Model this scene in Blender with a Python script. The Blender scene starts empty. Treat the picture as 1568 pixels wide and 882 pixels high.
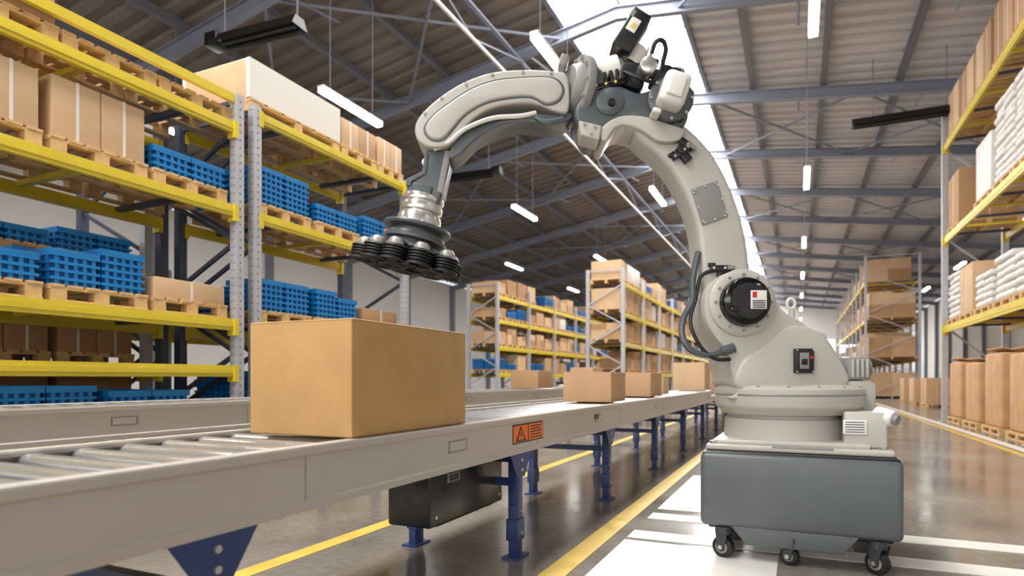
import bpy, bmesh, math, random
from mathutils import Vector, Matrix
random.seed(11)
scene = bpy.context.scene
scene.view_settings.view_transform='Standard'

# ------------------------------------------------------------------ materials
def mat(name, col, rough=0.5, metal=0.0, var=0.0, vscale=6.0, bump=0.0, bscale=60.0, emit=None, es=0.0, rvar=0.0, spec=0.5, coat=0.0):
    m = bpy.data.materials.new(name); m.use_nodes = True
    nt = m.node_tree; N = nt.nodes; L = nt.links
    p = N['Principled BSDF']
    p.inputs['Base Color'].default_value = (*col, 1)
    p.inputs['Roughness'].default_value = rough
    p.inputs['Metallic'].default_value = metal
    p.inputs['Specular IOR Level'].default_value = spec
    p.inputs['Coat Weight'].default_value = coat
    p.inputs['Coat Roughness'].default_value = .15
    tc = N.new('ShaderNodeTexCoord')
    if var > 0 or rvar > 0:
        n = N.new('ShaderNodeTexNoise'); n.inputs['Scale'].default_value = vscale; n.inputs['Detail'].default_value = 4
        L.new(tc.outputs['Object'], n.inputs['Vector'])
        if var > 0:
            r = N.new('ShaderNodeValToRGB')
            r.color_ramp.elements[0].position = .3; r.color_ramp.elements[1].position = .7
            r.color_ramp.elements[0].color = (*[c*(1-var) for c in col], 1)
            r.color_ramp.elements[1].color = (*[min(1, c*(1+var)) for c in col], 1)
            L.new(n.outputs['Fac'], r.inputs['Fac']); L.new(r.outputs['Color'], p.inputs['Base Color'])
        if rvar > 0:
            mr = N.new('ShaderNodeMapRange'); mr.inputs['From Min'].default_value = .3; mr.inputs['From Max'].default_value = .7
            mr.inputs['To Min'].default_value = max(0.02, rough-rvar); mr.inputs['To Max'].default_value = rough+rvar
            L.new(n.outputs['Fac'], mr.inputs['Value']); L.new(mr.outputs['Result'], p.inputs['Roughness'])
    if bump > 0:
        n2 = N.new('ShaderNodeTexNoise'); n2.inputs['Scale'].default_value = bscale; n2.inputs['Detail'].default_value = 3
        L.new(tc.outputs['Object'], n2.inputs['Vector'])
        b = N.new('ShaderNodeBump'); b.inputs['Strength'].default_value = bump; b.inputs['Distance'].default_value = 0.01
        L.new(n2.outputs['Fac'], b.inputs['Height']); L.new(b.outputs['Normal'], p.inputs['Normal'])
    if emit:
        p.inputs['Emission Color'].default_value = (*emit, 1); p.inputs['Emission Strength'].default_value = es
    return m

def S(r, g, b):
    f = lambda c: (c/255/12.92) if c/255 <= .04045 else ((c/255+.055)/1.055)**2.4
    return (f(r), f(g), f(b))

M_card = [mat('cardboard_a', S(192,154,116), .8, var=.08, vscale=3, bump=.1), mat('cardboard_b', S(174,136,98), .8, var=.08, vscale=3),
          mat('cardboard_c', S(208,174,136), .8, var=.08, vscale=3)]
M_maincard = mat('main_cardboard', S(186,146,92), .7, var=.07, vscale=5, bump=.35, bscale=11)
M_carddark = mat('cardboard_edge', S(130,96,60), .85)
M_kraft = mat('kraft_sack', S(194,152,110), .8, var=.1, vscale=4, bump=.5, bscale=5)
M_strap = mat('white_strap', S(222,217,208), .5)
M_wrapw = mat('white_wrap', S(222,217,212), .45, var=.08, vscale=5, bump=.4, bscale=10)
M_wood = mat('pallet_wood', S(208,172,122), .8, var=.18, vscale=9)
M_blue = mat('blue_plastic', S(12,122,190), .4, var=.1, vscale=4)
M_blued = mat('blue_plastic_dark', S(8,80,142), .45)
M_yel = mat('rack_yellow', S(214,190,50), .4, var=.06, vscale=3)
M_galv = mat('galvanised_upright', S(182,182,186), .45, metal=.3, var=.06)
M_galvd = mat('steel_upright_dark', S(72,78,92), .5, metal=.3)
M_hole = mat('perforation_dark', S(90,92,98), .8)
M_rail = mat('conveyor_rail_paint', S(184,177,168), .32, var=.015, vscale=2.5)
M_rail2 = mat('conveyor_lip_paint', S(210,205,198), .22)
M_pan = mat('conveyor_pan', S(84,80,76), .4)
M_roller = mat('roller_steel', S(222,222,224), .2, metal=.8)
M_navy = mat('navy_leg_paint', S(40,60,110), .35, var=.08)
M_bolt = mat('bolt_steel', S(200,198,194), .3, metal=.8)
M_black = mat('black_plastic', S(18,18,19), .35)
M_blackr = mat('black_rubber', S(22,22,23), .55)
M_blackg = mat('black_gloss', S(10,10,12), .12)
M_grime = mat('black_enclosure', S(34,33,33), .3, var=.2, rvar=.12)
M_orange = mat('warning_orange', S(236,116,30), .5)
M_rob = mat('robot_paint', S(180,176,168), .36, var=.03, vscale=2, rvar=.03, coat=.12)
M_robd = mat('robot_dark_grey', S(76,82,86), .38, var=.05, coat=.1)
M_robm = mat('robot_mid_grey', S(132,131,128), .4, var=.04)
M_robw = mat('robot_white', S(222,219,212), .32)
M_silver = mat('machined_aluminium', S(205,202,196), .26, metal=.85)
M_dome = mat('cup_fitting', S(168,166,160), .34, metal=.35)
M_cart = mat('cart_grey', S(86,92,94), .38, var=.04, bump=.03, bscale=200)
M_cartd = mat('cart_trim_dark', S(50,54,56), .45)
M_label = mat('label_white', S(222,222,218), .5)
M_labely = mat('label_yellow', S(220,190,90), .5)
M_red = mat('label_red', S(200,40,30), .5)
M_ltext = mat('label_print', S(60,60,60), .6)
M_beam = mat('roof_steel_blue', S(128,132,146), .5, var=.05)
M_purlin = mat('purlin_steel', S(112,112,122), .5)
M_light = mat('tube_emitter', (1,1,1), .4, emit=(1,.965,.91), es=36)
M_lamph = mat('lamp_housing', S(225,225,222), .4)
M_wall = mat('wall_white', S(246,243,239), .7, var=.02, vscale=.6)
M_yline = mat('floor_line_yellow', S(208,174,76), .4, var=.12, vscale=6, rvar=.1)
M_wline = mat('floor_line_white', S(220,217,210), .35, var=.07, vscale=5)
M_sky = mat('skylight_panel', (.9,.9,.9), .5, emit=(1,.985,.965), es=14.5)
M_fillwin = mat('added_fill_glazing', (.9,.9,.9), .3, emit=(1,.985,.965), es=6)  # emissive panes, added to brighten the two hall ends
M_hub = mat('hub_grey', S(130,130,128), .4)

# ceiling metal deck
def deck_mat(name, a, b):
    m = mat(name, a, .5, metal=.15)
    nt = m.node_tree; N = nt.nodes; L = nt.links; p = N['Principled BSDF']
    tc = N.new('ShaderNodeTexCoord'); n = N.new('ShaderNodeTexNoise'); n.inputs['Scale'].default_value = .5
    L.new(tc.outputs['Object'], n.inputs['Vector'])
    r = N.new('ShaderNodeValToRGB'); r.color_ramp.elements[0].color = (*a,1); r.color_ramp.elements[1].color = (*b,1)
    r.color_ramp.elements[0].position=.35; r.color_ramp.elements[1].position=.65
    L.new(n.outputs['Fac'], r.inputs['Fac']); L.new(r.outputs['Color'], p.inputs['Base Color'])
    return m
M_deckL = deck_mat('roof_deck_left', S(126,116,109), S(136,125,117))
M_deckR = deck_mat('roof_deck_right', S(196,193,196), S(206,202,203))  # right slope paler: its reflected light is put into the colour

# polished concrete
def floor_mat():
    m = bpy.data.materials.new('polished_concrete'); m.use_nodes = True
    nt = m.node_tree; N = nt.nodes; L = nt.links; p = N['Principled BSDF']
    tc = N.new('ShaderNodeTexCoord')
    n1 = N.new('ShaderNodeTexNoise'); n1.inputs['Scale'].default_value = .9; n1.inputs['Detail'].default_value = 8
    n2 = N.new('ShaderNodeTexNoise'); n2.inputs['Scale'].default_value = 18; n2.inputs['Detail'].default_value = 6
    L.new(tc.outputs['Object'], n1.inputs['Vector']); L.new(tc.outputs['Object'], n2.inputs['Vector'])
    mx = N.new('ShaderNodeMath'); mx.operation = 'MULTIPLY_ADD'; mx.inputs[1].default_value = .35
    L.new(n2.outputs['Fac'], mx.inputs[0]); L.new(n1.outputs['Fac'], mx.inputs[2])
    r = N.new('ShaderNodeValToRGB')
    r.color_ramp.elements[0].position = .45; r.color_ramp.elements[0].color = (*S(96,90,82),1)
    r.color_ramp.elements[1].position = .9; r.color_ramp.elements[1].color = (*S(144,137,127),1)
    L.new(mx.outputs[0], r.inputs['Fac']); L.new(r.outputs['Color'], p.inputs['Base Color'])
    mr = N.new('ShaderNodeMapRange'); mr.inputs['From Min'].default_value=.3; mr.inputs['From Max'].default_value=.7
    mr.inputs['To Min'].default_value=.1; mr.inputs['To Max'].default_value=.24
    L.new(n1.outputs['Fac'], mr.inputs['Value']); L.new(mr.outputs['Result'], p.inputs['Roughness'])
    p.inputs['Specular IOR Level'].default_value=.7
    b = N.new('ShaderNodeBump'); b.inputs['Strength'].default_value=.05; b.inputs['Distance'].default_value=.01
    L.new(n2.outputs['Fac'], b.inputs['Height']); L.new(b.outputs['Normal'], p.inputs['Normal'])
    return m
M_floor = floor_mat()

# ------------------------------------------------------------------ builder
def catmull(pts, closed=True, n=4):
    out = []; c = len(pts)
    rng = range(c) if closed else range(c-1)
    for i in rng:
        if closed:
            p0,p1,p2,p3 = pts[i-1],pts[i],pts[(i+1)%c],pts[(i+2)%c]
        else:
            p0,p1,p2,p3 = pts[max(i-1,0)],pts[i],pts[i+1],pts[min(i+2,c-1)]
        for k in range(n):
            t = k/n
            out.append(tuple(.5*((2*p1[d])+(-p0[d]+p2[d])*t+(2*p0[d]-5*p1[d]+4*p2[d]-p3[d])*t*t+(-p0[d]+3*p1[d]-3*p2[d]+p3[d])*t**3) for d in range(len(p1))))
    if not closed: out.append(tuple(pts[-1]))
    return out

class B:
    def __init__(s, name):
        s.name = name; s.v = []; s.f = []; s.mi = []; s.mats = []
    def idx(s, m):
        if m not in s.mats: s.mats.append(m)
        return s.mats.index(m)
    def raw(s, vs, fs, m, M=None):
        o = len(s.v)
        s.v += [tuple(M @ Vector(v)) for v in vs] if M is not None else [tuple(v) for v in vs]
        k = s.idx(m)
        for f in fs: s.f.append([i+o for i in f]); s.mi.append(k)
    def bmadd(s, vs, fs, m, bevel, M=None, seg=3, ang=28):
        if bevel <= 0: return s.raw(vs, fs, m, M)
        bm = bmesh.new(); bv = [bm.verts.new(v) for v in vs]
        for f in fs: bm.faces.new([bv[i] for i in f])
        bmesh.ops.recalc_face_normals(bm, faces=bm.faces)
        es = [e for e in bm.edges if len(e.link_faces)==2 and e.calc_face_angle(0) > math.radians(ang)]
        bmesh.ops.bevel(bm, geom=es, offset=bevel, segments=seg, affect='EDGES', profile=.5, clamp_overlap=True)
        bm.verts.index_update()
        s.raw([v.co.copy() for v in bm.verts], [[v.index for v in f.verts] for f in bm.faces], m, M)
        bm.free()
    def box(s, c, d, m, bevel=0, R=None):
        x,y,z = d[0]/2,d[1]/2,d[2]/2
        vs = [(-x,-y,-z),(x,-y,-z),(x,y,-z),(-x,y,-z),(-x,-y,z),(x,-y,z),(x,y,z),(-x,y,z)]
        fs = [(0,3,2,1),(4,5,6,7),(0,1,5,4),(1,2,6,5),(2,3,7,6),(3,0,4,7)]
        M = Matrix.Translation(c)
        if R is not None: M = M @ R.to_4x4()
        s.bmadd(vs, fs, m, bevel, M)
    def b2(s, lo, hi, m, bevel=0):
        s.box([(a+b)/2 for a,b in zip(lo,hi)], [abs(b-a) for a,b in zip(lo,hi)], m, bevel)
    def bar(s, p0, p1, w, h, m):
        p0=Vector(p0); p1=Vector(p1); d=p1-p0
        q = d.to_track_quat('Z','Y').to_matrix()
        s.box((p0+p1)/2, (w,h,d.length), m, 0, q)
    def cyl(s, p0, p1, r0, m, r1=None, n=24, bevel=0):
        p0=Vector(p0); p1=Vector(p1); d=p1-p0; r1 = r0 if r1 is None else r1
        q = d.to_track_quat('Z','Y').to_matrix().to_4x4(); M = Matrix.Translation(p0) @ q
        vs=[]; L=d.length
        for r,z in ((r0,0),(r1,L)):
            vs += [(r*math.cos(2*math.pi*i/n), r*math.sin(2*math.pi*i/n), z) for i in range(n)]
        fs=[list(range(n))[::-1], list(range(n,2*n))]+[(i,(i+1)%n,n+(i+1)%n,n+i) for i in range(n)]
        s.bmadd(vs, fs, m, bevel, M, 2, 40)
    def lathe(s, prof, p0, axis, m, n=32):
        q = Vector(axis).to_track_quat('Z','Y').to_matrix().to_4x4(); M = Matrix.Translation(p0) @ q
        vs=[]; fs=[]
        for r,z in prof: vs += [(r*math.cos(2*math.pi*i/n), r*math.sin(2*math.pi*i/n), z) for i in range(n)]
        for k in range(len(prof)-1):
            fs += [(k*n+i,k*n+(i+1)%n,(k+1)*n+(i+1)%n,(k+1)*n+i) for i in range(n)]
        fs.append(list(range(n))[::-1]); fs.append([(len(prof)-1)*n+i for i in range(n)])
        s.raw(vs, fs, m, M)
    def prism(s, pts, y0, y1, m, bevel=0, smooth=False, M=None, n=4, seg=3):
        if smooth: pts = catmull(pts, True, n)
        c=len(pts)
        vs=[(p[0],y0,p[1]) for p in pts]+[(p[0],y1,p[1]) for p in pts]
        fs=[list(range(c)), list(range(c,2*c))[::-1]]+[(i,c+i,c+(i+1)%c,(i+1)%c) for i in range(c)]
        s.bmadd(vs, fs, m, bevel, M, seg, 32)
    def tube(s, pts, r, m, n=8, smooth=4):
        if smooth: pts = catmull(pts, False, smooth)
        pts=[Vector(p) for p in pts]; vs=[]; fs=[]
        for i,p in enumerate(pts):
            d = (pts[min(i+1,len(pts)-1)]-pts[max(i-1,0)]).normalized()
            up = Vector((0,1,0)) if abs(d.y)<.9 else Vector((1,0,0))
            a = d.cross(up).normalized(); b = d.cross(a).normalized()
            vs += [p + r*(a*math.cos(2*math.pi*k/n)+b*math.sin(2*math.pi*k/n)) for k in range(n)]
        for i in range(len(pts)-1):
            fs += [(i*n+k,i*n+(k+1)%n,(i+1)*n+(k+1)%n,(i+1)*n+k) for k in range(n)]
        fs.append(list(range(n))); fs.append([(len(pts)-1)*n+k for k in range(n)])
        s.raw(vs, fs, m)
    def done(s, parent=None, loc=None, rotz=None, ang=35):
        me = bpy.data.meshes.new(s.name); me.from_pydata(s.v, [], s.f)
        for m in s.mats: me.materials.append(m)
        me.polygons.foreach_set('material_index', s.mi)
        bm = bmesh.new(); bm.from_mesh(me); bmesh.ops.recalc_face_normals(bm, faces=bm.faces); bm.to_mesh(me); bm.free()
        me.polygons.foreach_set('use_smooth', [True]*len(me.polygons))
        me.set_sharp_from_angle(angle=math.radians(ang))
        o = bpy.data.objects.new(s.name, me); scene.collection.objects.link(o)
        if parent: o.parent = parent
        if loc: o.location = loc
        if rotz is not None: o.rotation_euler = (0,0,rotz)
        return o

def empty(name, loc=(0,0,0), rotz=0):
    e = bpy.data.objects.new(name, None); scene.collection.objects.link(e); e.location = loc; e.rotation_euler=(0,0,rotz)
    e.empty_display_size=.2
    return e

# ------------------------------------------------------------------ building shell
XL, XR, YB, YF = -20.0, 11.0, -12.0, 78.0
XRG, ZR = -3.8, 9.6           # ridge
SL, SR = .17, .13             # roof slopes
HW = 1.3                      # skylight half width
def roofz(x): return ZR-(XRG-x)*SL if x < XRG else ZR-(x-XRG)*SR

b=B('floor'); b.b2((XL,YB,-.1),(XR,YF,0),M_floor); b.done()
b=B('wall_left'); b.b2((XL-.2,YB,0),(XL,YF,roofz(XL)+.1),M_wall)
for y in range(-11,78,5): b.b2((XL,y,0),(XL+.25,y+.25,roofz(XL)),M_beam)
b.done()
b=B('wall_right'); b.b2((XR,YB,0),(XR+.2,YF,roofz(XR)+.1),M_wall)
for y in range(-11,78,5): b.b2((XR-.25,y,0),(XR,y+.25,roofz(XR)),M_beam)
b.done()
for nm,y in (('wall_back',YB-.2),('wall_front',YF)):
    b=B(nm); b.prism([(XL-.2,0),(XR+.2,0),(XR+.2,roofz(XR)),(XRG,ZR+.1),(XL-.2,roofz(XL))], y, y+.2, M_wall); b.done()
def fill_winband(name,y,yo):  # invented glowing window band, added for its light
    b=B(name)
    for i in range(9):
        x0=XL+1+i*3.3
        b.b2((x0,y,2.6),(x0+2.9,y+yo,5.4),M_fillwin)
        for k in range(4): b.b2((x0+k*.95-.03,y+yo,2.55),(x0+k*.95+.03,y+yo*3,5.45),M_beam)
        for z in (2.55,4,5.4): b.b2((x0-.05,y+yo,z),(x0+2.95,y+yo*3,z+.06),M_beam)
    b.done()
fill_winband('added_fill_window_back',YB,.02); fill_winband('added_fill_window_far',YF,-.02)  # added: unseen band behind camera for front fill, far band brightens end wall
def deck(name, xa, xb, m):
    b=B(name); vs=[]; fs=[]; y=YB; per=.5
    prof=[(0,0),(.2,0),(.25,.09),(.45,.09),(.5,0)]
    ys=[]
    while y < YF:
        for dy,dz in prof[:-1]: ys.append((y+dy,dz))
        y+=per
    for yy,dz in ys: vs += [(xa,yy,roofz(xa)+.22+dz),(xb,yy,roofz(xb)+.22+dz)]
    for i in range(len(ys)-1): fs.append((2*i,2*i+1,2*i+3,2*i+2))
    b.raw(vs,fs,m); return b
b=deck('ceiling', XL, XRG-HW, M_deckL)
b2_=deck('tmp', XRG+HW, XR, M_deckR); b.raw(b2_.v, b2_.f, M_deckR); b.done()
# skylight with glazing bars
b=B('window_1')
za=roofz(XRG-HW)+.2; zb=roofz(XRG+HW)+.2
zr=ZR+.22
b.raw([(XRG-HW,YB,za),(XRG,YB,zr),(XRG,YF,zr),(XRG-HW,YF,za)],[(0,1,2,3)],M_sky)
b.raw([(XRG,YB,zr),(XRG+HW,YB,zb),(XRG+HW,YF,zb),(XRG,YF,zr)],[(0,1,2,3)],M_sky)
y=YB
while y<YF:
    b.bar((XRG-HW,y,za-.04),(XRG,y,zr-.04),.05,.05,M_beam); b.bar((XRG,y,zr-.04),(XRG+HW,y,zb-.04),.05,.05,M_beam); y+=2.5
b.b2((XRG-.03,YB,zr-.06),(XRG+.03,YF,zr-.01),M_beam)
b.b2((XRG-HW-.1,YB,za-.12),(XRG-HW,YF,za+.15),M_beam); b.b2((XRG+HW,YB,zb-.12),(XRG+HW+.1,YF,zb+.15),M_beam)
b.done()
# purlins
b=B('trim_1')
for x in [-18.5,-16.8,-15.1,-13.4,-11.7,-10,-8.3,-6.6]+[-1.2,.6,2.4,4.2,6,7.8,9.6]:
    z=roofz(x); b.b2((x-.04,YB,z),(x+.04,YF,z+.21),M_purlin); b.b2((x-.04,YB,z-.01),(x+.1,YF,z+.02),M_purlin)
b.done()
# portal frames
b=B('roof_beams')
y=-11
k=0
while y<77:
    for xa,xb in ((XL,XRG),(XRG,XR)):
        za,zb=roofz(xa),roofz(xb)
        for dz,w,h in ((-.03,.16,.03),(-.31,.16,.03)):
            b.prism([(xa,za+dz),(xb,zb+dz),(xb,zb+dz-h),(xa,za+dz-h)],y-w/2,y+w/2,M_beam)
        b.prism([(xa,za-.05),(xb,zb-.05),(xb,zb-.32),(xa,za-.32)],y-.015,y+.015,M_beam)
    if k%2==0 and y+5<77:
        for xa,xb in ((-14,-9.5),(-9.5,-5.2),(-2.4,1.5),(1.5,5.6)):
            b.cyl((xa,y,roofz(xa)-.2),(xb,y+5,roofz(xb)-.2),.035,M_beam,n=8)
            b.cyl((xb,y,roofz(xb)-.2),(xa,y+5,roofz(xa)-.2),.035,M_beam,n=8)
    for x in (-9,-6,0.,3):
        b.cyl((x,y,roofz(x)-.3),(x,y+1.6,roofz(x)-.02),.03,M_beam,n=8)
    y+=5;k+=1
# longitudinal lattice tie
for x in (-6.2,):
    zt,zb=roofz(x)-.35,roofz(x)-1.05
    b.cyl((x,YB,zb),(x,YF,zb),.04,M_lamph,n=8)
    b.cyl((x,YB,zt),(x,YF,zt),.04,M_beam,n=8)
    y=-11
    while y<75:
        b.cyl((x,y,zt),(x,y+2.5,zb),.022,M_beam,n=6); b.cyl((x,y+2.5,zb),(x,y+5,zt),.022,M_beam,n=6); y+=5
b.done()

# pendant lights
def pendant(x,y,z=6.0):
    b=B('pendant_tube_light')
    b.b2((-.07,-.85,.03),(.07,.85,.08),M_lamph,.01)
    b.b2((-.06,-.83,-.03),(.06,.83,.03),M_light)
    h=roofz(x)+.2-z
    for yy in (-.6,.6): b.cyl((0,yy,.08),(0,yy,h),.006,M_purlin,n=6)
    b.done(loc=(x,y,z))
for x in (.2,-3.5,-7.5,-11.5):
    for i in range(-1,8): pendant(x,9.2+8*i)
for i in range(-1,8): pendant(6.5,9.2+8*i)

def heater(x,y,z,rot,hl=1.2):
    b=B('ceiling_radiant_heater')
    b.prism([(-.18,0),(.18,0),(.1,.16),(-.1,.16)],-hl,hl,M_black)
    b.cyl((-.06,-hl+.05,-.02),(-.06,hl-.05,-.02),.03,M_blackr,n=8); b.cyl((.06,-hl+.05,-.02),(.06,hl-.05,-.02),.03,M_blackr,n=8)
    b.b2((-.15,-hl-.25,-.02),(.15,-hl,.2),M_black,.01)
    for yy in (-.75,.75): b.cyl((0,yy,.16),(0,yy,roofz(x)-z),.01,M_purlin,n=6)
    b.done(loc=(x,y,z),rotz=rot)
heater(-8.0,7.5,6.6,math.radians(274),.8); heater(2.4,17.4,7.2,math.radians(90)); heater(-8.9,16,6.9,math.radians(95),.9)

# floor markings
def line(name,x0,x1,y0,y1,m,z=.003):
    b=B(name); b.b2((x0,y0,.0005),(x1,y1,z),m); b.done()
line('yellow_floor_line',-1.2,-1.07,-2,60,M_yline)
line('yellow_floor_line',-2.64,-2.52,-2,60,M_yline)
line('yellow_floor_line',2.62,2.72,6,70,M_yline)
line('white_floor_line',2.80,2.95,6,70,M_wline)
line('white_floor_line',-.98,5.5,4.44,4.64,M_wline,.0035)
line('white_floor_line',-.98,5.5,3.86,4.06,M_wline,.0035)
line('white_floor_line',-.98,-.55,4.8,6.6,M_wline)
line('white_floor_line',-.98,-.1,2.6,3.8,M_wline)

# ------------------------------------------------------------------ storage racks
def rack(name,x0,x1,ys,levels,zt,perf=False,bh=.11,tie=None,w=.09,dark=True,feet=True):
    b=B(name); sx=1 if x1>x0 else -1
    for y in ys:
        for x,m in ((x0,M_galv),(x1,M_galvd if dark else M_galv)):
            b.b2((x-w/2,y-w/2,0),(x+w/2,y+w/2,zt),m)
            b.b2((x-w*.9,y-w*.9,0),(x+w*.9,y+w*.9,.012),m)
            if perf:
                z=.1
                while z<zt-.05:
                    for dx in (-.016,.016):
                        b.b2((x+dx-.004,y-w/2-.002,z),(x+dx+.004,y-w/2+.001,z+.018),M_hole)
                    b.b2((x+w/2-.001,y-.006,z),(x+w/2+.002,y+.006,z+.018),M_hole)
                    z+=.075
        z=.15; f=1; st=max(.55,zt/7)
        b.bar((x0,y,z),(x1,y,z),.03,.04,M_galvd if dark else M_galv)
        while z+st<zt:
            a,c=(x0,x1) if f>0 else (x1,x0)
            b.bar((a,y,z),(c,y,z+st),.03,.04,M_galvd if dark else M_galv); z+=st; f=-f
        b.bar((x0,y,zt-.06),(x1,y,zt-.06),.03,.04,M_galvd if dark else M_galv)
    for i in range(len(ys)-1):
        ya,yb=ys[i]+w/2,ys[i+1]-w/2
        for z in levels:
            for x in (x0,x1):
                b.b2((x-.025,ya,z-bh),(x+.025,yb,z),M_yel)
                b.b2((x-.032,ya-.0,z-bh*.7),(x+.032,yb,z-bh*.3),M_yel)
                for yy in (ya,yb): b.b2((x-w/2-.006,yy-.025,z-bh-.05),(x+w/2+.006,yy+.025,z+.0),M_yel)
            n=max(3,int((yb-ya)/.75))
            for k in range(n):
                yy=ya+(k+.5)*(yb-ya)/n; b.b2((min(x0,x1),yy-.03,z-.05),(max(x0,x1),yy+.03,z-.005),M_yel if k%2 else M_galvd)
        if tie: b.b2((x0-.025,ya,tie-.08),(x0+.025,yb,tie),M_yel)
    return b.done()

def pallet(b,cx,cy,z,lx=1.0,ly=.76,lo=False,h=.13):
    nb=3 if lo else 6
    for i in range(nb):
        wv=ly/nb*.78; yy=cy-ly/2+wv/2+i*(ly-wv)/(nb-1)
        b.b2((cx-lx/2,yy-wv/2,z+h-.02),(cx+lx/2,yy+wv/2,z+h),M_wood)
    for t in (-1,0,1):
        xx=cx+t*(lx/2-.05)
        b.b2((xx-.045,cy-ly/2,z+h-.038),(xx+.045,cy+ly/2,z+h-.02),M_wood)
        b.b2((xx-.045,cy-ly/2,z),(xx+.045,cy+ly/2,z+.018),M_wood)
        for u in (-1,0,1):
            yy=cy+u*(ly/2-.06); b.b2((xx-.045,yy-.055,z+.018),(xx+.045,yy+.055,z+h-.038),M_wood)
    return z+h
def cartons(b,cx,cy,z,lx,ly,h,nx=2,ny=2,nz=1,m=None,strap=True,jit=.0,lo=False):
    g=.008
    for k in range(nz):
        for i in range(nx):
            for j in range(ny):
                mm=m or random.choice(M_card); dx=lx/nx; dy=ly/ny; dz=h/nz
                x0=cx-lx/2+i*dx+g/2; y0=cy-ly/2+j*dy+g/2; z0=z+k*dz
                hh=dz-.003-(random.random()*jit if k==nz-1 else 0)
                b.b2((x0,y0,z0),(x0+dx-g,y0+dy-g,z0+hh),mm, 0 if lo else .006)
                if strap and not lo:
                    yc=y0+dy/2
                    b.b2((x0-.003,yc-.012,z0),(x0+dx-g+.003,yc+.012,z0+hh+.002),M_strap)
                    xc=x0+dx/2
                    b.b2((xc-.02,y0-.003,z0),(xc+.02,y0+dy-g+.003,z0+hh+.003),M_card[2])
def crates(b,cx,cy,z,lx,ly,layers,nx=2,ny=2,lo=False,lh=.06):
    dx=lx/nx; dy=ly/ny
    for i in range(nx):
        for j in range(ny):
            x=cx-lx/2+(i+.5)*dx; y=cy-ly/2+(j+.5)*dy
            L=layers-random.choice((0,0,1)) if layers>3 else layers
            for k in range(L):
                z0=z+k*lh
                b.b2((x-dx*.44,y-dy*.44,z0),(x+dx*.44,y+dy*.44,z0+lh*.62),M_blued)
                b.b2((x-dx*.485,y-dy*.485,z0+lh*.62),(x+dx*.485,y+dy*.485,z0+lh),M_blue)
                if not lo:
                    for q in (-.36,-.18,0,.18,.36):
                        b.b2((x-dx*.475,y+q*dy-.014,z0),(x+dx*.475,y+q*dy+.014,z0+lh*.62),M_blue)
                        b.b2((x+q*dx-.014,y-dy*.475,z0),(x+q*dx+.014,y+dy*.475,z0+lh*.62),M_blue)
            z0=z+L*lh
            for sx_ in (-1,1):
                b.b2((x+sx_*dx*.47-.008,y-dy*.48,z0),(x+sx_*dx*.47+.008,y+dy*.48,z0+.03),M_blue)
                b.b2((x-dx*.48,y+sx_*dy*.47-.008,z0),(x+dx*.48,y+sx_*dy*.47+.008,z0+.03),M_blue)
def bags(b,cx,cy,z,lx,ly,layers,m=None,bh=.13):
    for k in range(layers):
        for i in range(2):
            for j in range(2):
                x=cx+(i-.5)*lx/2; y=cy+(j-.5)*ly/2
                b.box((x+random.uniform(-.02,.02),y+random.uniform(-.02,.02),z+bh*(k+.5)),(lx/2*.98,ly/2*.98,bh*1.02),m or M_wrapw,bh*.42)
def load(kind,x,y,z,**kw):
    lx,ly=kw.pop('lx',1.0),kw.pop('ly',.76)
    nm={'c':'cartons_on_pallet','b':'blue_crates_on_pallet','g':'bags_on_pallet','p':'wooden_pallet','k':'kraft_sacks_on_pallet','w':'wrapped_goods_on_pallet'}[kind]
    b=B(nm); t=pallet(b,0,0,0,lx,ly)
    if kind=='c': cartons(b,0,0,t,lx*.96,ly*.96,**kw)
    if kind=='b': crates(b,0,0,t,lx*.96,ly*.98,**kw)
    if kind=='g': bags(b,0,0,t,lx*.95,ly*.95,**kw)
    if kind=='w': b.box((0,0,t+kw['h']/2),(lx*.94,ly*.94,kw['h']),M_wrapw,.03)
    if kind=='p': 
        for k in range(kw.get('n',0)): pallet(b,0,0,.135*(k+1),lx,ly)
    if kind=='k':
        h=kw['h']
        b.box((0,0,t+h/2),(lx*.92,ly*.92,h),M_kraft,.05)
        for sx_ in (-1,1): b.box((sx_*lx*.3,0,t+h+.04),(lx*.3,ly*.88,.02),M_kraft,.006,Matrix.Rotation(sx_*-.25,3,'Y'))
        b.box((0,-ly*.47,t+h*.5),(lx*.3,.01,h*.35),M_card[2])
    return b.done(loc=(x,y,z+.001))

# near left racks
RX=-5.0
rack('pallet_rack',RX,RX-1.1,[-1.0,1.7,4.4],[.62,1.13,1.58,2.69,3.5],3.78,perf=True,tie=3.77)
rack('pallet_rack',RX-1.35,RX-2.45,[-1.0,1.7,4.4],[.62,1.13,2.12,3.5],3.84)
rack('pallet_rack',RX,RX-1.1,[4.62,7.25],[.62,1.58,2.69,3.72],3.76,perf=True)
rack('pallet_rack',RX-1.35,RX-2.45,[4.62,7.25],[.62,1.58,],2.2)
cx=RX-.52
load('b',cx,3.93,2.69,layers=3); load('c',cx,3.12,2.69,h=.46,nx=2,ny=2); load('c',cx,2.31,2.69,h=.44,nx=2,ny=2); load('c',cx,1.0,2.69,h=.44)
load('c',cx,3.93,1.58,h=.18,nx=2,ny=1,m=M_card[2]); load('b',cx,3.12,1.58,layers=5); load('b',cx,2.31,1.58,layers=3); load('b',cx,1.0,1.58,layers=3)
load('c',cx,2.42,3.5,h=.5,nx=1,ny=1); load('p',cx,3.2,3.5,n=0); load('p',cx,3.98,3.5,n=0)
load('b',cx,3.55,.62,layers=2); load('b',cx,2.72,.62,layers=3,lh=.055)
bx=RX-1.35-.55
load('b',bx,3.93,2.12,layers=3); load('b',bx,3.12,2.12,layers=2); load('c',bx,2.31,2.12,h=.1,nx=1,ny=1)
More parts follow.
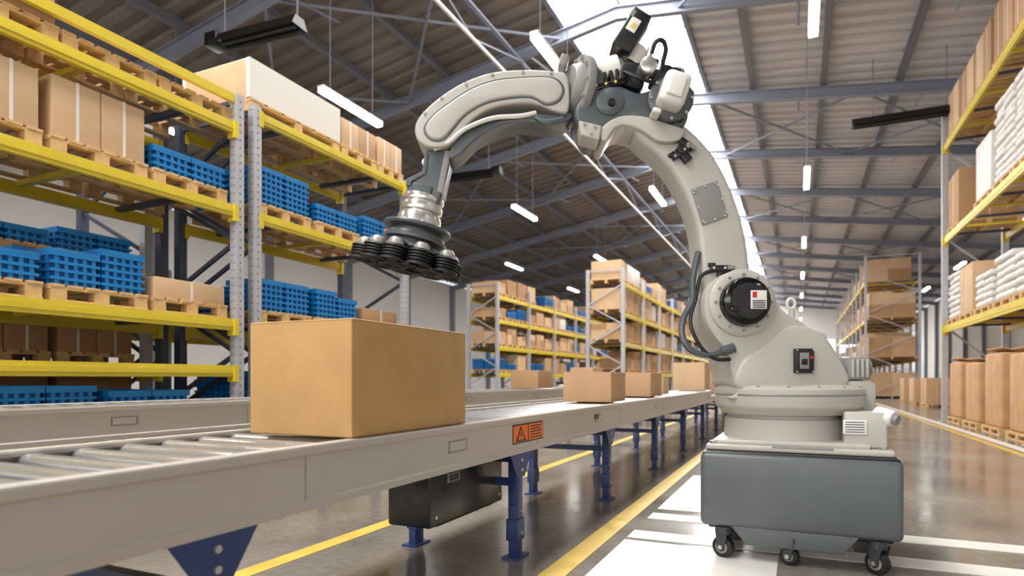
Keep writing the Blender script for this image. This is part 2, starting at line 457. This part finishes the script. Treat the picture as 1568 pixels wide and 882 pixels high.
for yy in (3.93,3.12,2.31): load('c',bx,yy,.62,h=.34,nx=2,ny=1,m=M_card[1],strap=False); 
for yy in (3.93,3.12,2.31): load('c',bx,yy,1.13,h=.3,nx=2,ny=2,m=M_card[1])
load('b',cx,5.07,2.69,layers=6); load('b',cx,5.92,2.69,layers=3); load('b',cx,6.77,2.69,layers=4)
load('b',cx,5.07,1.58,layers=5); load('b',cx,5.92,1.58,layers=5); load('c',cx,6.77,1.58,h=.2,nx=2,ny=1)
b=B('long_carton_on_pallet'); t=pallet(b,0,0,0,1.0,1.35); b.box((0,0,t+.2),(.98,1.36,.40),M_card[2],.008)
for yy in (-.66,.66): b.b2((-.495,yy-.018,t),(.495,yy+.018,t+.403),M_strap)
for xx in (-.47,.47): b.b2((xx-.023,-.683,t),(xx+.023,.683,t+.404),M_strap)
b.done(loc=(cx,5.26,3.721))
load('c',cx,6.32,3.72,h=.34,nx=2,ny=2,ly=.7); load('c',cx,6.98,3.72,h=.36,nx=2,ny=2,ly=.56)
load('b',cx,5.07,.62,layers=5); load('c',cx,5.92,.62,h=.4); load('c',cx,6.77,.62,h=.4)
for yy in (5.07,5.92,6.77): load('c',bx,yy,1.58,h=.22,nx=2,ny=2,m=M_card[1],strap=False)

# far racks with goods as one object each
def farrack(x0,x1,y0,y1,bay,levels,zt,seed,blue=.25,hmax=.75,np=3):
    random.seed(seed)
    ys=[]; y=y0
    while y<=y1+.01: ys.append(y); y+=bay
    rack('pallet_rack',x0,x1,ys,levels,zt,dark=False,bh=.14,w=.11)
    b=B('palletised_goods'); c=(x0+x1)/2; lx=abs(x1-x0)*.92
    for i in range(len(ys)-1):
        for z in [0]+levels:
            for k in range(np):
                yy=ys[i]+(k+.5)*bay/np; r=random.random()
                if r<.07: continue
                t=pallet(b,c,yy,z+.005,lx,bay/np*.88,lo=True)
                if r<blue: crates(b,c,yy,t,lx*.94,bay/np*.86,random.choice((3,4,6)),lo=True)
                elif r<blue+.08: b.box((c,yy,t+.3),(lx*.9,bay/np*.8,.6),M_wrapw,.04)
                else:
                    cartons(b,c,yy,t,lx*.94,bay/np*.84,random.uniform(.35,hmax),random.choice((1,2)),random.choice((1,2)),random.choice((1,2)),strap=False,jit=.1,lo=True)
    b.done()
farrack(-5.0,-6.15,19.2,65,2.8,[1.2,2.15,3.1,4.05],4.5,3)
farrack(-9.6,-10.75,19.6,60,2.8,[1.2,2.15,3.1,3.95],4.4,4,blue=.35)
farrack(3.15,5.5,36.5,64,2.8,[2.0,4.0,6.0],7.3,6,blue=.12,hmax=1.4,np=2)
# near right rack
rack('pallet_rack',3.15,4.3,[5.6,11.6,17.6],[2.24,4.33,6.5],7.3,perf=False,bh=.16,w=.12,dark=False)
rx=3.74
for y,k,kw in ((17.0,'g',dict(layers=8)),(15.75,'c',dict(h=1.0,nx=1,ny=1)),(14.5,'g',dict(layers=5)),(13.2,'g',dict(layers=6)),(12.2,'g',dict(layers=5)),
               ): load(k,rx,y,2.24,lx=1.15,ly=1.1 if y!=12.2 else .8,**kw)
for y,k,kw in ((16.95,'c',dict(h=1.15,nx=1,ny=1,m=M_card[1])),(14.5,'w',dict(h=1.1)),(13.2,'g',dict(layers=11)),(12.2,'g',dict(layers=11)),): load(k,rx,y,4.33,lx=1.15,ly=1.1 if y!=12.2 else .8,**kw)
for y,h in ((16.95,.95),(15.7,.9),(14.45,.95),(13.2,.98),(12.2,.9)): load('c',rx,y,6.5,lx=1.15,ly=1.1 if y!=12.2 else .8,h=h,nx=1,ny=2)
for y,h in ((16.9,1.35),(15.4,1.3),(13.9,1.45),(12.4,1.4)): load('k',rx+.0,y,0.0,lx=1.15,ly=1.15,h=h*.92)
for y in (26,28.5,31): load('c',4.6,y,0,lx=1.2,ly=1.2,h=.9,nx=2,ny=2)

# ------------------------------------------------------------------ roller conveyors
def conveyor(name,xr,xl,zt,y0,y1,legs,sticker=False):
    b=B(name)
    def railp(x,sx):
        o=[(0,.0),(0,-.022),(-.008,-.03),(-.008,-.165),(0,-.173),(0,-.197),(-.05,-.197),(-.05,-.19),(-.016,-.185),(-.016,-.03),(-.05,-.012),(-.055,0)]
        b.prism([(x+sx*a,zt+c) for a,c in o],y0,y1,M_rail)
        b.b2((x-.052*sx if sx>0 else x,y0,zt),(x if sx>0 else x+.052,y1,zt+.006),M_rail2)
        y=y0+1.0
        while y<y1: b.b2((x-.009*sx-.0005,y,zt-.165),(x-.0075*sx+.0004,y+.002,zt-.03),M_hole); y+=1.9
    railp(xr,1); railp(xl,-1)
    y=y0+.08
    while y<y1:
        b.cyl((xl+.05,y,zt-.035),(xr-.05,y,zt-.035),.031,M_roller,n=24)
        b.cyl((xl+.02,y,zt-.035),(xr-.02,y,zt-.035),.012,M_bolt,n=8)
        y+=.15
    b.b2((xl+.016,y0,zt-.15),(xr-.016,y1,zt-.145),M_pan)
    for y in legs:
        for x,sx in ((xr,-1),(xl,1)):
            xx=x+sx*.04
            b.prism([(y-.14,zt-.197),(y+.14,zt-.197),(y+.05,zt-.33),(y-.05,zt-.33)],0,.008,M_navy,
                    M=Matrix(((0,-sx*1.0,0,x+sx*.012),(1,0,0,0),(0,0,1,0),(0,0,0,1))))
            b.b2((xx-.03,y-.035,.16),(xx+.03,y+.035,zt-.2),M_navy,.004)
            b.b2((xx-.024,y-.045,.0),(xx+.024,y+.045,.3),M_navy,.004)
            b.b2((xx-.05,y-.08,0),(xx+.05,y+.08,.012),M_navy)
            b.b2((xx-.036,y-.05,.1),(xx+.036,y+.05,.22),M_navy,.004)
            for dz in (-.235,-.29): b.cyl((x+sx*.012,y,zt+dz),(x-sx*.004,y,zt+dz),.011,M_bolt,n=12)
            for dz in (.14,.26): b.cyl((xx-.045,y,dz),(xx+.045,y,dz),.009,M_bolt,n=10)
        b.b2((xl+.05,y-.02,.40),(xr-.05,y+.02,.44),M_navy)
        b.b2((xl+.05,y-.02,zt-.25),(xr-.05,y+.02,zt-.21),M_navy)
    for yy in [2.38+k*2.2 for k in range(0,9)]:
        if yy<y1:
            b.b2((xr-.0082,yy,zt-.115),(xr-.006,yy+.17,zt-.06),M_robm); b.b2((xr-.0062,yy+.012,zt-.108),(xr-.005,yy+.158,zt-.067),M_rail)
    return b
b=conveyor('roller_conveyor',-1.40,-2.14,.782,-1.4,24,[-.8,1.17,3.17,5.0,6.9,8.8,10.7,12.6,14.5,16.4,18.3,20.2,22.1])
X=-1.4065
def q(pts,m,x): b.raw([(x,p[0],p[1]) for p in pts],[list(range(len(pts)))],m)
q([(3.06,.64),(3.50,.64),(3.50,.748),(3.06,.748)],M_black,X)
q([(3.068,.648),(3.268,.648),(3.268,.74),(3.068,.74)],M_orange,X+.001)
q([(3.28,.648),(3.492,.648),(3.492,.74),(3.28,.74)],M_orange,X+.001)
q([(3.095,.651),(3.241,.651),(3.168,.738)],M_black,X+.002)
q([(3.122,.661),(3.214,.661),(3.168,.720)],M_orange,X+.003)
q([(3.175,.712),(3.152,.684),(3.166,.684),(3.160,.662),(3.186,.694),(3.171,.694)],M_black,X+.004)
for k in range(5): q([(3.30,.722-k*.016),(3.47-.02*(k%2),.722-k*.016),(3.47-.02*(k%2),.729-k*.016),(3.30,.729-k*.016)],M_black,X+.002)
b.b2((X,4.55,.69),(X+.002,4.66,.73),M_black)
b.done()
b=B('conveyor_drive_unit')
b.box((-1.68,2.86,.435),(.24,.78,.28),M_grime,.012)
b.b2((-1.565,2.62,.49),(-1.552,2.74,.535),M_hub,.002); b.b2((-1.556,2.635,.497),(-1.55,2.725,.528),M_grime)
b.box((-1.68,2.86,.295),(.2,.6,.02),M_black,.004)
for yy in (2.6,3.1): b.b2((-1.72,yy-.02,.57),(-1.62,yy+.02,.63),M_navy)
for yy in (2.52,3.2):
    for zz in (.34,.55): b.cyl((-1.57,yy,zz),(-1.555,yy,zz),.009,M_bolt,n=8)
b.done()
b=conveyor('roller_conveyor',-3.75,-4.5,.83,-1.4,20,[-.8,1.15,3.17,5.0,6.9,8.8,10.7,12.6,14.5,16.4,18.3])
b.b2((-3.95,3.2,.45),(-3.8,4.2,.62),M_grime,.01)
b.done()

# ------------------------------------------------------------------ boxes on the conveyor
def cardbox(x0,x1,y0,y1,z0,h,m,bev=.006):
    b=B('cardboard_box'); cx_,cy_=(x0+x1)/2,(y0+y1)/2; w,d=x1-x0,y1-y0
    b.box((0,0,h/2),(w,d,h),m,bev)
    b.b2((-.0015,-d/2+.004,h-.0005),(.0015,d/2-.004,h+.0008),M_carddark)
    b.b2((-.03,-d/2+.002,h+.0003),(.03,d/2-.002,h+.0012),M_card[2])
    for zz in (.004,h-.006):
        b.b2((-w/2-.0006,-d/2+.006,zz),(w/2+.0006,d/2-.006,zz+.0015),M_carddark)
        b.b2((-w/2+.006,-d/2-.0006,zz),(w/2-.006,d/2+.0006,zz+.0015),M_carddark)
    return b.done(loc=(cx_,cy_,z0))
ZC=.79
cardbox(-1.915,-1.425,1.745,2.57,ZC,.425,M_maincard)
cardbox(-1.95,-1.5,5.35,5.85,ZC,.27,M_card[0]); cardbox(-2.0,-1.55,7.2,7.85,ZC,.28,M_card[0]); cardbox(-2.0,-1.6,8.2,8.6,ZC,.2,M_card[2])
cardbox(-2.05,-1.5,11.4,12.1,ZC,.5,M_card[2]); cardbox(-2.0,-1.5,13.2,14.0,ZC,.55,M_card[0]); cardbox(-2.0,-1.5,16,16.8,ZC,.5,M_card[1])
cardbox(-4.4,-3.9,9.5,10.2,.84,.3,M_card[1]); cardbox(-4.4,-3.9,12.5,13.2,.84,.4,M_card[0])

# ------------------------------------------------------------------ mobile cart
TH=math.radians(24.75)
cart=empty('mobile_robot_cart',(-.01,4.08,0))
b=B('body')
b.box((0,0,.385),(.98,.95,.41),M_cart,.03)
b.box((0,0,.578),(.955,.925,.03),M_black,.008)
b.box((0,0,.588),(.93,.90,.02),M_cartd,.006)
b.prism([(-.25,.09),(.22,.09),(.30,.19),(-.33,.19)],-.465,.44,M_cart,.008)
b.box((0,0,.18),(.9,.88,.03),M_black,.01)
b.done(parent=cart)
b=B('casters')
for x in (-.37,-.03,.38):
    for y in (-.42,.36):
        r=.048 if x==-.03 else .06
        a=math.radians(-25 if x!=.38 else -40); c=Vector((x,y,r)); dv=Vector((math.sin(a),-math.cos(a),0)) ; sv=Vector((math.cos(a),math.sin(a),0))
        b.cyl(c-dv*.022,c+dv*.022,r,M_blackr,n=32,bevel=.007)
        b.cyl(c-dv*.026,c+dv*.026,r*.6,M_hub,n=24,bevel=.003)
        b.cyl(c-dv*.03,c+dv*.03,r*.38,M_blackr,n=20)
        b.cyl(c-dv*.038,c+dv*.038,.012,M_bolt,n=10)
        Mx=Matrix(((sv.x,dv.x,0,c.x),(sv.y,dv.y,0,c.y),(0,0,1,0),(0,0,0,1)))
        for s in (-1,1): b.prism([(-.018,r-.015),(.018,r-.015),(.045,.15),(-.03,.15)],s*.033-.0025,s*.033+.0025,M_cartd,M=Mx)
        b.cyl((x,y,.135),(x,y,.175),.045,M_cartd,n=16)
b.done(parent=cart)

# ------------------------------------------------------------------ industrial robot
K=.003926
def T(a,c): return ((a-1200)*K,(835-c)*K)
def TT(l): return [T(*p) for p in l]
def P3(a,c,y=0): t=T(a,c); return (t[0],y,t[1])
rob=empty('industrial_robot_arm',(-.079,4.07,0),TH)
RI=Matrix.Rotation(-TH,3,'Z')
def rb(b,c,d,m,bevel):
    b.box(RI@Vector(c),d,m,bevel,RI)
b=B('base')
rb(b,(.065,0,.617),(.92,.84,.034),M_rob,.01)
rb(b,(.03,-.02,.645),(.78,.74,.03),M_rob,.01)
for x in (-.36,.47):
    for y in (-.39,.39): 
        v=RI@Vector((x,y,.63)); b.cyl(v,v+Vector((0,0,.02)),.02,M_bolt,n=6)
b.lathe([(.33,0),(.34,.01),(.335,.12),(.32,.125),(.32,.14),(.35,.145),(.35,.16)],(0,0,.65),(0,0,1),M_rob,48)
rb(b,(.40,-.18,.73),(.2,.34,.19),M_rob,.012)
rb(b,(.35,-.355,.745),(.11,.01,.075),M_label,.002)
for k in range(5): rb(b,(.35,-.361,.772-k*.013),(.09,.002,.004),M_ltext,0)
v0=RI@Vector((.45,-.28,.815)); v1=RI@Vector((.53,-.33,.79))
b.cyl(v0,v1,.045,M_robw,n=20,bevel=.012); b.cyl(v1,v1+(v1-v0)*.2,.028,M_hub,n=16)
rb(b,(.1,-.41,.627),(.3,.02,.016),M_robm,.003)
b.done(parent=rob)

b=B('turret')
b.lathe([(.30,0),(.37,.01),(.385,.03),(.405,.045),(.41,.06),(.41,.15),(.395,.165),(.36,.175),(.2,.18)],(.02,0,.79),(0,0,1),M_rob,56)
b.lathe([(.413,.0),(.416,.005),(.413,.01)],(.02,0,.905),(0,0,1),M_robm,56)
b.prism(TT([(1262,628),(1312,628),(1314,590),(1308,583),(1262,583)]),-.2,.2,M_rob,.015)
house=[(1112,600),(1104,572),(1096,540),(1080,520),(1068,498),(1064,470),(1070,446),(1088,430),(1112,424),(1140,428),(1158,442),(1168,466),(1182,484),(1206,498),(1228,520),(1248,556),(1262,590),(1262,608),(1112,610)]
b.prism(TT(house),-.19,.19,M_rob,.03,smooth=True,n=3)
b.prism(TT([(1196,502),(1230,512),(1254,542),(1268,596),(1120,600),(1112,560),(1150,530),(1176,508)]),-.215,.215,M_rob,.03,smooth=True,n=3)
b.prism(TT([(1222,508),(1250,512),(1262,546),(1303,548),(1306,586),(1240,590)]),-.12,.16,M_rob,.015)
b.prism(TT([(1272,548),(1304,550),(1304,582),(1272,582)]),-.2,.0,M_robm,.012)
for k in range(4): b.prism(TT([(1276+k*7,552),(1279+k*7,552),(1279+k*7,578),(1276+k*7,578)]),-.21,-.19,M_rob,.001)
b.cyl(P3(1304,565,-.1),P3(1313,565,-.1),.06,M_hub,n=20)
b.cyl(P3(1211,520,-.02),P3(1210,476,-.02),.026,M_rob,.017,n=16)
ring=[(T(1209,466)[0]+.024*math.cos(a*math.pi/8),-.02,T(1209,466)[1]+.03*math.sin(a*math.pi/8)) for a in range(17)]
b.tube(ring,.009,M_robw,n=8,smooth=0)
b.prism(TT([(1190,537),(1217,537),(1217,572),(1190,572)]),-.245,-.205,M_black,.006)
b.prism(TT([(1196,543),(1209,543),(1209,566),(1196,566)]),-.25,-.24,M_hub,.002)
b.prism(TT([(1198,552),(1206,552),(1206,560),(1198,560)]),-.256,-.245,M_blackg,.001)
b.cyl(P3(1212,550,-.245),P3(1212,550,-.255),.008,M_red,n=10)
for p in ((1192,539),(1215,539),(1215,570),(1192,570)): b.cyl(P3(*p,-.245),P3(*p,-.25),.005,M_bolt,n=8)
for k in range(16):
    a=k*math.pi/8; b.cyl((.02+.39*math.cos(a),.39*math.sin(a),.955),(.02+.39*math.cos(a),.39*math.sin(a),.962),.01,M_bolt,n=6)
b.done(parent=rob)

b=B('shoulder_motor')
c=P3(1118,470)
b.lathe([(.19,0),(.19,.02),(.175,.032),(.14,.036)],(c[0],-.185,c[2]),(0,-1,0),M_rob,48)
b.lathe([(.138,0),(.138,.05),(.13,.075),(.115,.085),(.04,.09)],(c[0],-.205,c[2]),(0,-1,0),M_blackg,40)
b.lathe([(.1,0),(.098,.012)],(c[0],-.29,c[2]),(0,-1,0),M_black,32)
for k in range(12):
    a=k*math.pi/6; x=c[0]+.158*math.cos(a); z=c[2]+.158*math.sin(a)
    b.cyl((x,-.21,z),(x,-.228,z),.008,M_hub,n=8)
b.prism(TT([(1120,456),(1142,456),(1142,482),(1120,482)]),-.31,-.3,M_label,.001)
b.prism(TT([(1122,458),(1128,458),(1128,466),(1122,466)]),-.312,-.31,M_red)
for k in range(4): b.prism(TT([(1122,470+k*3),(1140,470+k*3),(1140,471.5+k*3),(1122,471.5+k*3)]),-.312,-.31,M_ltext)
b.prism(TT([(1092,478),(1104,478),(1104,486),(1092,486)]),-.305,-.29,M_blackg,.002)
b.lathe([(.2,0),(.2,.03),(.17,.05)],(c[0],.185,c[2]),(0,1,0),M_rob,40)
b.done(parent=rob)

b=B('upper_arm')
arm=[(1074,470),(1066,440),(1064,400),(1058,352),(1044,312),(1022,272),(998,246),(974,226),(966,208),(985,192),(1015,190),(1045,206),(1078,240),(1103,282),(1122,330),(1133,376),(1139,420),(1150,450),(1162,476),(1148,505),(1118,518),(1088,505)]
b.prism(TT(arm),-.12,.12,M_rob,.035,smooth=True,n=4,seg=4)
pl=[(1049,300),(1088,287),(1104,340),(1066,354)]
b.prism(TT(pl),-.128,-.118,M_robm,.004)
for i in range(4):
    for t in (.08,.5,.92):
        p=pl[i]; q_=pl[(i+1)%4]; x=p[0]+(q_[0]-p[0])*t; z=p[1]+(q_[1]-p[1])*t
        x=x+(1077-x)*.1; z=z+(320-z)*.1
        b.cyl(P3(x,z,-.128),P3(x,z,-.134),.0065,M_bolt,n=8)
def bracket(cx_,cy_,ang):
    M=Matrix.Translation(P3(cx_,cy_,-.12)) @ Matrix.Rotation(ang,4,'Y')
    def bb(lo,hi,m,bev=.003):
        c_=[(a+d)/2 for a,d in zip(lo,hi)]; v=M@Vector(c_); b.box(v,[abs(d-a) for a,d in zip(lo,hi)],m,bev,M.to_3x3())
    bb((-.06,-.03,.0),(.06,0,.035),M_black); bb((-.02,-.035,-.05),(.03,0,.0),M_black); bb((-.07,-.02,.03),(-.03,0,.05),M_black)
    bb((.035,-.045,.008),(.075,-.01,.03),M_hub)
    for x in (-.045,.02,.045):
        v=M@Vector((x,-.03,.018)); w=M@Vector((x,-.038,.018)); b.cyl(v,w,.008,M_bolt,n=10)
bracket(1092,422,0); bracket(1036,236,math.radians(35)); bracket(1036,250,math.radians(-35))
b.done(parent=rob)

b=B('elbow_casting')
dk=[(876,190),(884,168),(905,150),(940,146),(970,158),(1000,150),(1030,160),(1045,184),(1040,206),(1022,216),(990,212),(960,196),(935,200),(918,216),(900,228),(886,212)]
b.prism(TT(dk),-.14,.14,M_robd,.03,smooth=True,n=3)
sad=[(916,230),(914,216),(926,202),(950,193),(985,196),(1015,206),(1036,214),(1030,230),(1000,232),(975,216),(950,208),(934,214),(924,230)]
b.prism(TT(sad),-.155,.155,M_rob,.015,smooth=True,n=3)
b.prism(TT([(882,202),(916,210),(912,232),(885,224)]),-.17,.0,M_rob,.01)
for x,z in ((890,208),(905,212),(900,222)): b.cyl(P3(x,z,-.17),P3(x,z,-.18),.009,M_bolt,n=8)
R20=Matrix.Rotation(math.radians(18),3,'Y')
b.lathe([(.13,0),(.13,.05),(.115,.06)],P3(1016,172,-.13),(0,-1,0),M_robd,36)
b.prism(TT([(1004,116),(1018,118),(1054,158),(1046,186),(1034,204),(1000,200),(992,150)]),-.15,.02,M_black,.015)
b.box(P3(1016,168,-.23),(.15,.15,.19),M_robw,.035,R20)
b.box(P3(1016,168,-.31),(.09,.02,.12),M_robw,.01,R20)
b.box(P3(992,196,-.2),(.05,.1,.03),M_robw,.01,R20)
for a in range(8):
    t=a*math.pi/4; v=Vector(P3(1016,172,-.18)); b.cyl(v+Vector((.118*math.cos(t),0,.118*math.sin(t))),v+Vector((.118*math.cos(t),-.018,.118*math.sin(t))),.009,M_bolt,n=8)
b.lathe([(.08,0),(.08,.02),(.06,.03)],P3(928,172,-.13),(0,-1,0),M_robd,28)
b.lathe([(.022,0),(.02,.02)],P3(930,176,-.16),(0,-1,0),M_black,16)
b.done(parent=rob)

b=B('wrist_motor_group')
b.cyl(P3(900,126,-.02),P3(948,113,-.05),.088,M_robw,n=28,bevel=.015)
b.cyl(P3(886,130,-.0),P3(902,126,-.02),.1,M_robd,n=28,bevel=.01)
b.cyl(P3(922,120,-.03),P3(930,118,-.036),.0905,M_black,n=28)
R10=Matrix.Rotation(math.radians(-14),3,'Y')
b.box(P3(962,130,-.05),(.16,.17,.15),M_black,.02,Matrix.Rotation(math.radians(12),3,'Y'))
for k in range(5): b.box(P3(905+k*9,140-k*2.2,-.115),(.02,.03,.075),M_black,.004,R10)
b.box(P3(930,146,-.1),(.2,.1,.035),M_blackg,.008,R10)
for x in (908,922,936): b.cyl(P3(x,150-(x-908)*.2,-.15),P3(x,150-(x-908)*.2,-.16),.008,M_labely,n=8)
tb=[(966,30),(991,46),(958,100),(932,84)]
b.prism(TT(tb),-.14,.02,M_black,.01)
b.prism(TT([(962,46),(975,54),(964,72),(951,64)]),-.145,-.139,M_label,.001)
b.prism(TT([(963,55),(969,59),(964,66),(958,62)]),-.147,-.144,M_labely,.001)
b.prism(TT([(962,36),(968,40),(963,48),(957,44)]),-.147,-.139,M_hub,.001)
b.cyl(P3(976,78,.0),P3(958,112,-.02),.075,M_robw,n=24,bevel=.012)
b.cyl(P3(958,104,-.03),P3(952,118,-.03),.085,M_black,n=24,bevel=.008)
b.cyl(P3(980,130,-.14),P3(980,130,-.25),.05,M_silver,n=24,bevel=.012)
b.cyl(P3(980,122,-.2),P3(984,104,-.22),.018,M_silver,n=14)
b.box(P3(1002,140,-.12),(.1,.12,.08),M_blackr,.015,R20)
b.tube([P3(985,112,-.22),P3(990,98,-.24),P3(1000,96,-.24),P3(1006,106,-.22),P3(1004,122,-.18),P3(1010,134,-.15)],.013,M_blackr)
b.tube([P3(950,128,-.14),P3(962,142,-.2),P3(978,148,-.2),P3(992,150,-.18)],.011,M_blackr)
b.tube([P3(1020,118,-.1),P3(1034,128,-.16),P3(1030,145,-.2)],.01,M_blackr)
b.box(P3(995,112,-.1),(.05,.06,.05),M_blackr,.01,R20)
b.done(parent=rob)

b=B('forearm_flange')
d=Vector((-1,-.38,.12)).normalized(); c0=Vector(P3(890,143,.0))
b.cyl(c0,c0+d*.05,.205,M_robm,n=40,bevel=.008)
b.cyl(c0+d*.05,c0+d*.1,.16,M_robm,.13,n=36,bevel=.005)
u=d.cross(Vector((0,0,1))).normalized(); w_=d.cross(u)
for k in range(12):
    a=k*math.pi/6; p=c0+d*.05+(u*math.cos(a)+w_*math.sin(a))*.182; b.cyl(p,p+d*.014,.011,M_bolt,n=8)
b.cyl(c0-d*.06,c0,.17,M_robd,n=36,bevel=.006)
b.box(P3(862,103,-.04),(.05,.1,.07),M_robm,.01,R20)
b.done(parent=rob)

b=B('forearm')
shell=[(866,132),(845,125),(800,123),(755,127),(716,140),(682,160),(654,184),(641,205),(644,226),(662,238),(688,236),(706,220),(722,200),(745,184),(775,175),(815,173),(845,184),(868,184)]
b.prism(TT(shell),-.13,.13,M_rob,.03,smooth=True,n=3,seg=4)
seam=[(862,152),(854,139),(836,133),(800,134),(760,138),(725,150),(694,169),(668,189),(654,207),(656,221),(668,230),(684,228),(699,212),(715,193),(742,176),(775,168),(812,166),(834,177),(852,173),(860,163)]
b.prism(TT(seam),-.134,.134,M_robd,.004,smooth=True,n=3)
cov=[(859,153),(851,141),(835,135.5),(800,136.5),(761,140.5),(726,152.5),(696,171),(670,190.5),(657,208),(659,220),(669,227.5),(683,225.5),(697,210),(714,191.5),(741,174.5),(775,166),(812,164),(834,174.5),(850,171),(857,163)]
b.prism(TT(cov),-.146,.146,M_rob,.012,smooth=True,n=3,seg=3)
low=[(700,222),(722,204),(748,192),(790,184),(845,186),(872,184),(872,192),(845,202),(800,197),(762,204),(730,222),(706,246),(690,250)]
b.prism(TT(low),-.10,.10,M_robd,.02,smooth=True,n=3)
for x,z in ((842,124),(800,122),(755,126),(716,140),(680,161),(655,183)):
    b.cyl(P3(x,z+5,-.10),P3(x,z+5,-.138),.009,M_bolt,n=8)
b.tube([P3(668,238,-.1),P3(690,230,-.12),P3(715,210,-.12),P3(755,194,-.12),P3(795,190,-.11),P3(820,184,-.1)],.014,M_robw)
b.tube([P3(655,236,.1),P3(649,244,.05),P3(654,252,0)],.02,M_robw)
b.tube([P3(820,190,-.1),P3(835,200,-.12),P3(860,196,-.12)],.02,M_robd)
b.done(parent=rob)

b=B('wrist_link')
lk=[(656,236),(692,236),(690,262),(684,286),(676,318),(660,316),(640,312),(624,306),(628,288),(646,276),(652,258)]
b.prism(TT(lk),-.085,.085,M_robd,.018)
b.prism(TT([(684,238),(693,240),(680,304),(672,300)]),-.09,.09,M_robm,.005)
b.prism(TT([(654,244),(660,244),(656,274),(634,286),(634,292),(626,292),(626,282),(650,270)]),-.092,.092,M_robd,.004)
b.box(P3(650,296,-.08),(.12,.04,.05),M_robd,.01,Matrix.Rotation(math.radians(14),3,'Y'))
b.done(parent=rob)

b=B('suction_gripper')
A=Vector((-.2,-.03,-.97)).normalized(); o=Vector(P3(650,302))
def st(pr,f=1.2): return [(r,z*f) for r,z in pr]
b.lathe(st([(.095,0),(.12,.005),(.125,.02),(.12,.035),(.112,.038),(.112,.045),(.122,.048),(.127,.07),(.122,.085),(.11,.088),(.11,.095),(.124,.098),(.132,.12),(.132,.15),(.12,.16)]),o,A,M_silver,40)
b.lathe(st([(.13,.155),(.2,.16),(.205,.168),(.2,.178),(.14,.185),(.14,.2),(.175,.205),(.178,.22),(.19,.225),(.19,.238),(.12,.245)]),o,A,M_robd,44)
b.box(o+A*.22+Vector((-.16,-.05,.0)),(.05,.03,.015),M_orange,.003)
e1=-A.cross(Vector((0,1,0))).normalized()
if e1.x<0: e1=-e1
e2=A.cross(e1).normalized()
if e2.y<0: e2=-e2
for k in range(10):
    a=k*math.pi/5
    p=o+A*.192+(e1*math.cos(a)+e2*math.sin(a))*.165; b.cyl(p,p-A*.012,.01,M_bolt,n=8)
pc=o+A*.30-e1*.02
Rg=Matrix((e1,e2,-A)).transposed()
b.cyl(pc-A*.01,pc+A*.03,.15,M_robd,n=36,bevel=.005)
b.box(pc+A*.035,(.46,.22,.022),M_robd,.008,Rg)
cups=[(-.27,.02),(-.17,-.1),(-.18,.11),(-.09,0),(-.05,-.16),(-.05,.16),(.03,-.06),(.04,.08),(.10,-.16),(.12,.15),(.15,-.03),(.24,-.09),(.25,.06)]
for (x,y) in cups:
    p=pc+A*.025+e1*x+e2*y
    b.box(pc+A*.03+e1*x*.6+e2*y*.6,(.05 if abs(x)<.1 else abs(x)*.9,.05 if abs(y)<.05 else abs(y)*.9,.02),M_robd,.004,Rg)
    b.lathe([(.012,-.02),(.03,-.017),(.042,-.005),(.047,.008),(.047,.022),(.044,.034)],p,A,M_dome,24)
    pr=[(.046,.022),(.064,.028)]
    for k in range(4): pr+=[(.076,.036+k*.017),(.078,.041+k*.017),(.064,.046+k*.017),(.064,.050+k*.017)]
    pr+=[(.08,.108),(.082,.118),(.07,.12),(.05,.104),(.02,.102)]
    b.lathe(pr,p,A,M_blackr,24)
b.done(parent=rob)

b=B('cables')
b.tube([P3(1100,536,-.2),P3(1072,546,-.21),P3(1046,540,-.2),P3(1033,520,-.18),P3(1036,492,-.15),P3(1050,466,-.13),P3(1052,435,-.12),P3(1058,405,-.11),P3(1062,392,-.1)],.019,M_robd)
b.tube([P3(1100,552,-.2),P3(1078,552,-.22),P3(1060,538,-.21),P3(1046,512,-.2),P3(1046,490,-.16),P3(1056,462,-.13),P3(1062,430,-.14),P3(1082,420,-.14)],.011,M_blackr)
b.cyl(P3(1106,535,-.2),P3(1088,541,-.2),.028,M_robd,n=16)
b.done(parent=rob)

# ------------------------------------------------------------------ world, camera
w=bpy.data.worlds.new('world'); scene.world=w; w.use_nodes=True
w.node_tree.nodes['Background'].inputs['Color'].default_value=(.9,.95,1,1); w.node_tree.nodes['Background'].inputs['Strength'].default_value=1.0
cam_d=bpy.data.cameras.new('camera'); cam=bpy.data.objects.new('camera',cam_d); scene.collection.objects.link(cam)
cam.location=(0,0,1.0); cam.rotation_euler=(math.radians(90),0,TH)
cam_d.sensor_width=36; cam_d.lens=950/1568*36; cam_d.shift_y=139/1568; cam_d.clip_end=300; cam_d.clip_start=.05
cam_d.dof.use_dof=True; cam_d.dof.focus_distance=3.3; cam_d.dof.aperture_fstop=1.8
scene.camera=cam
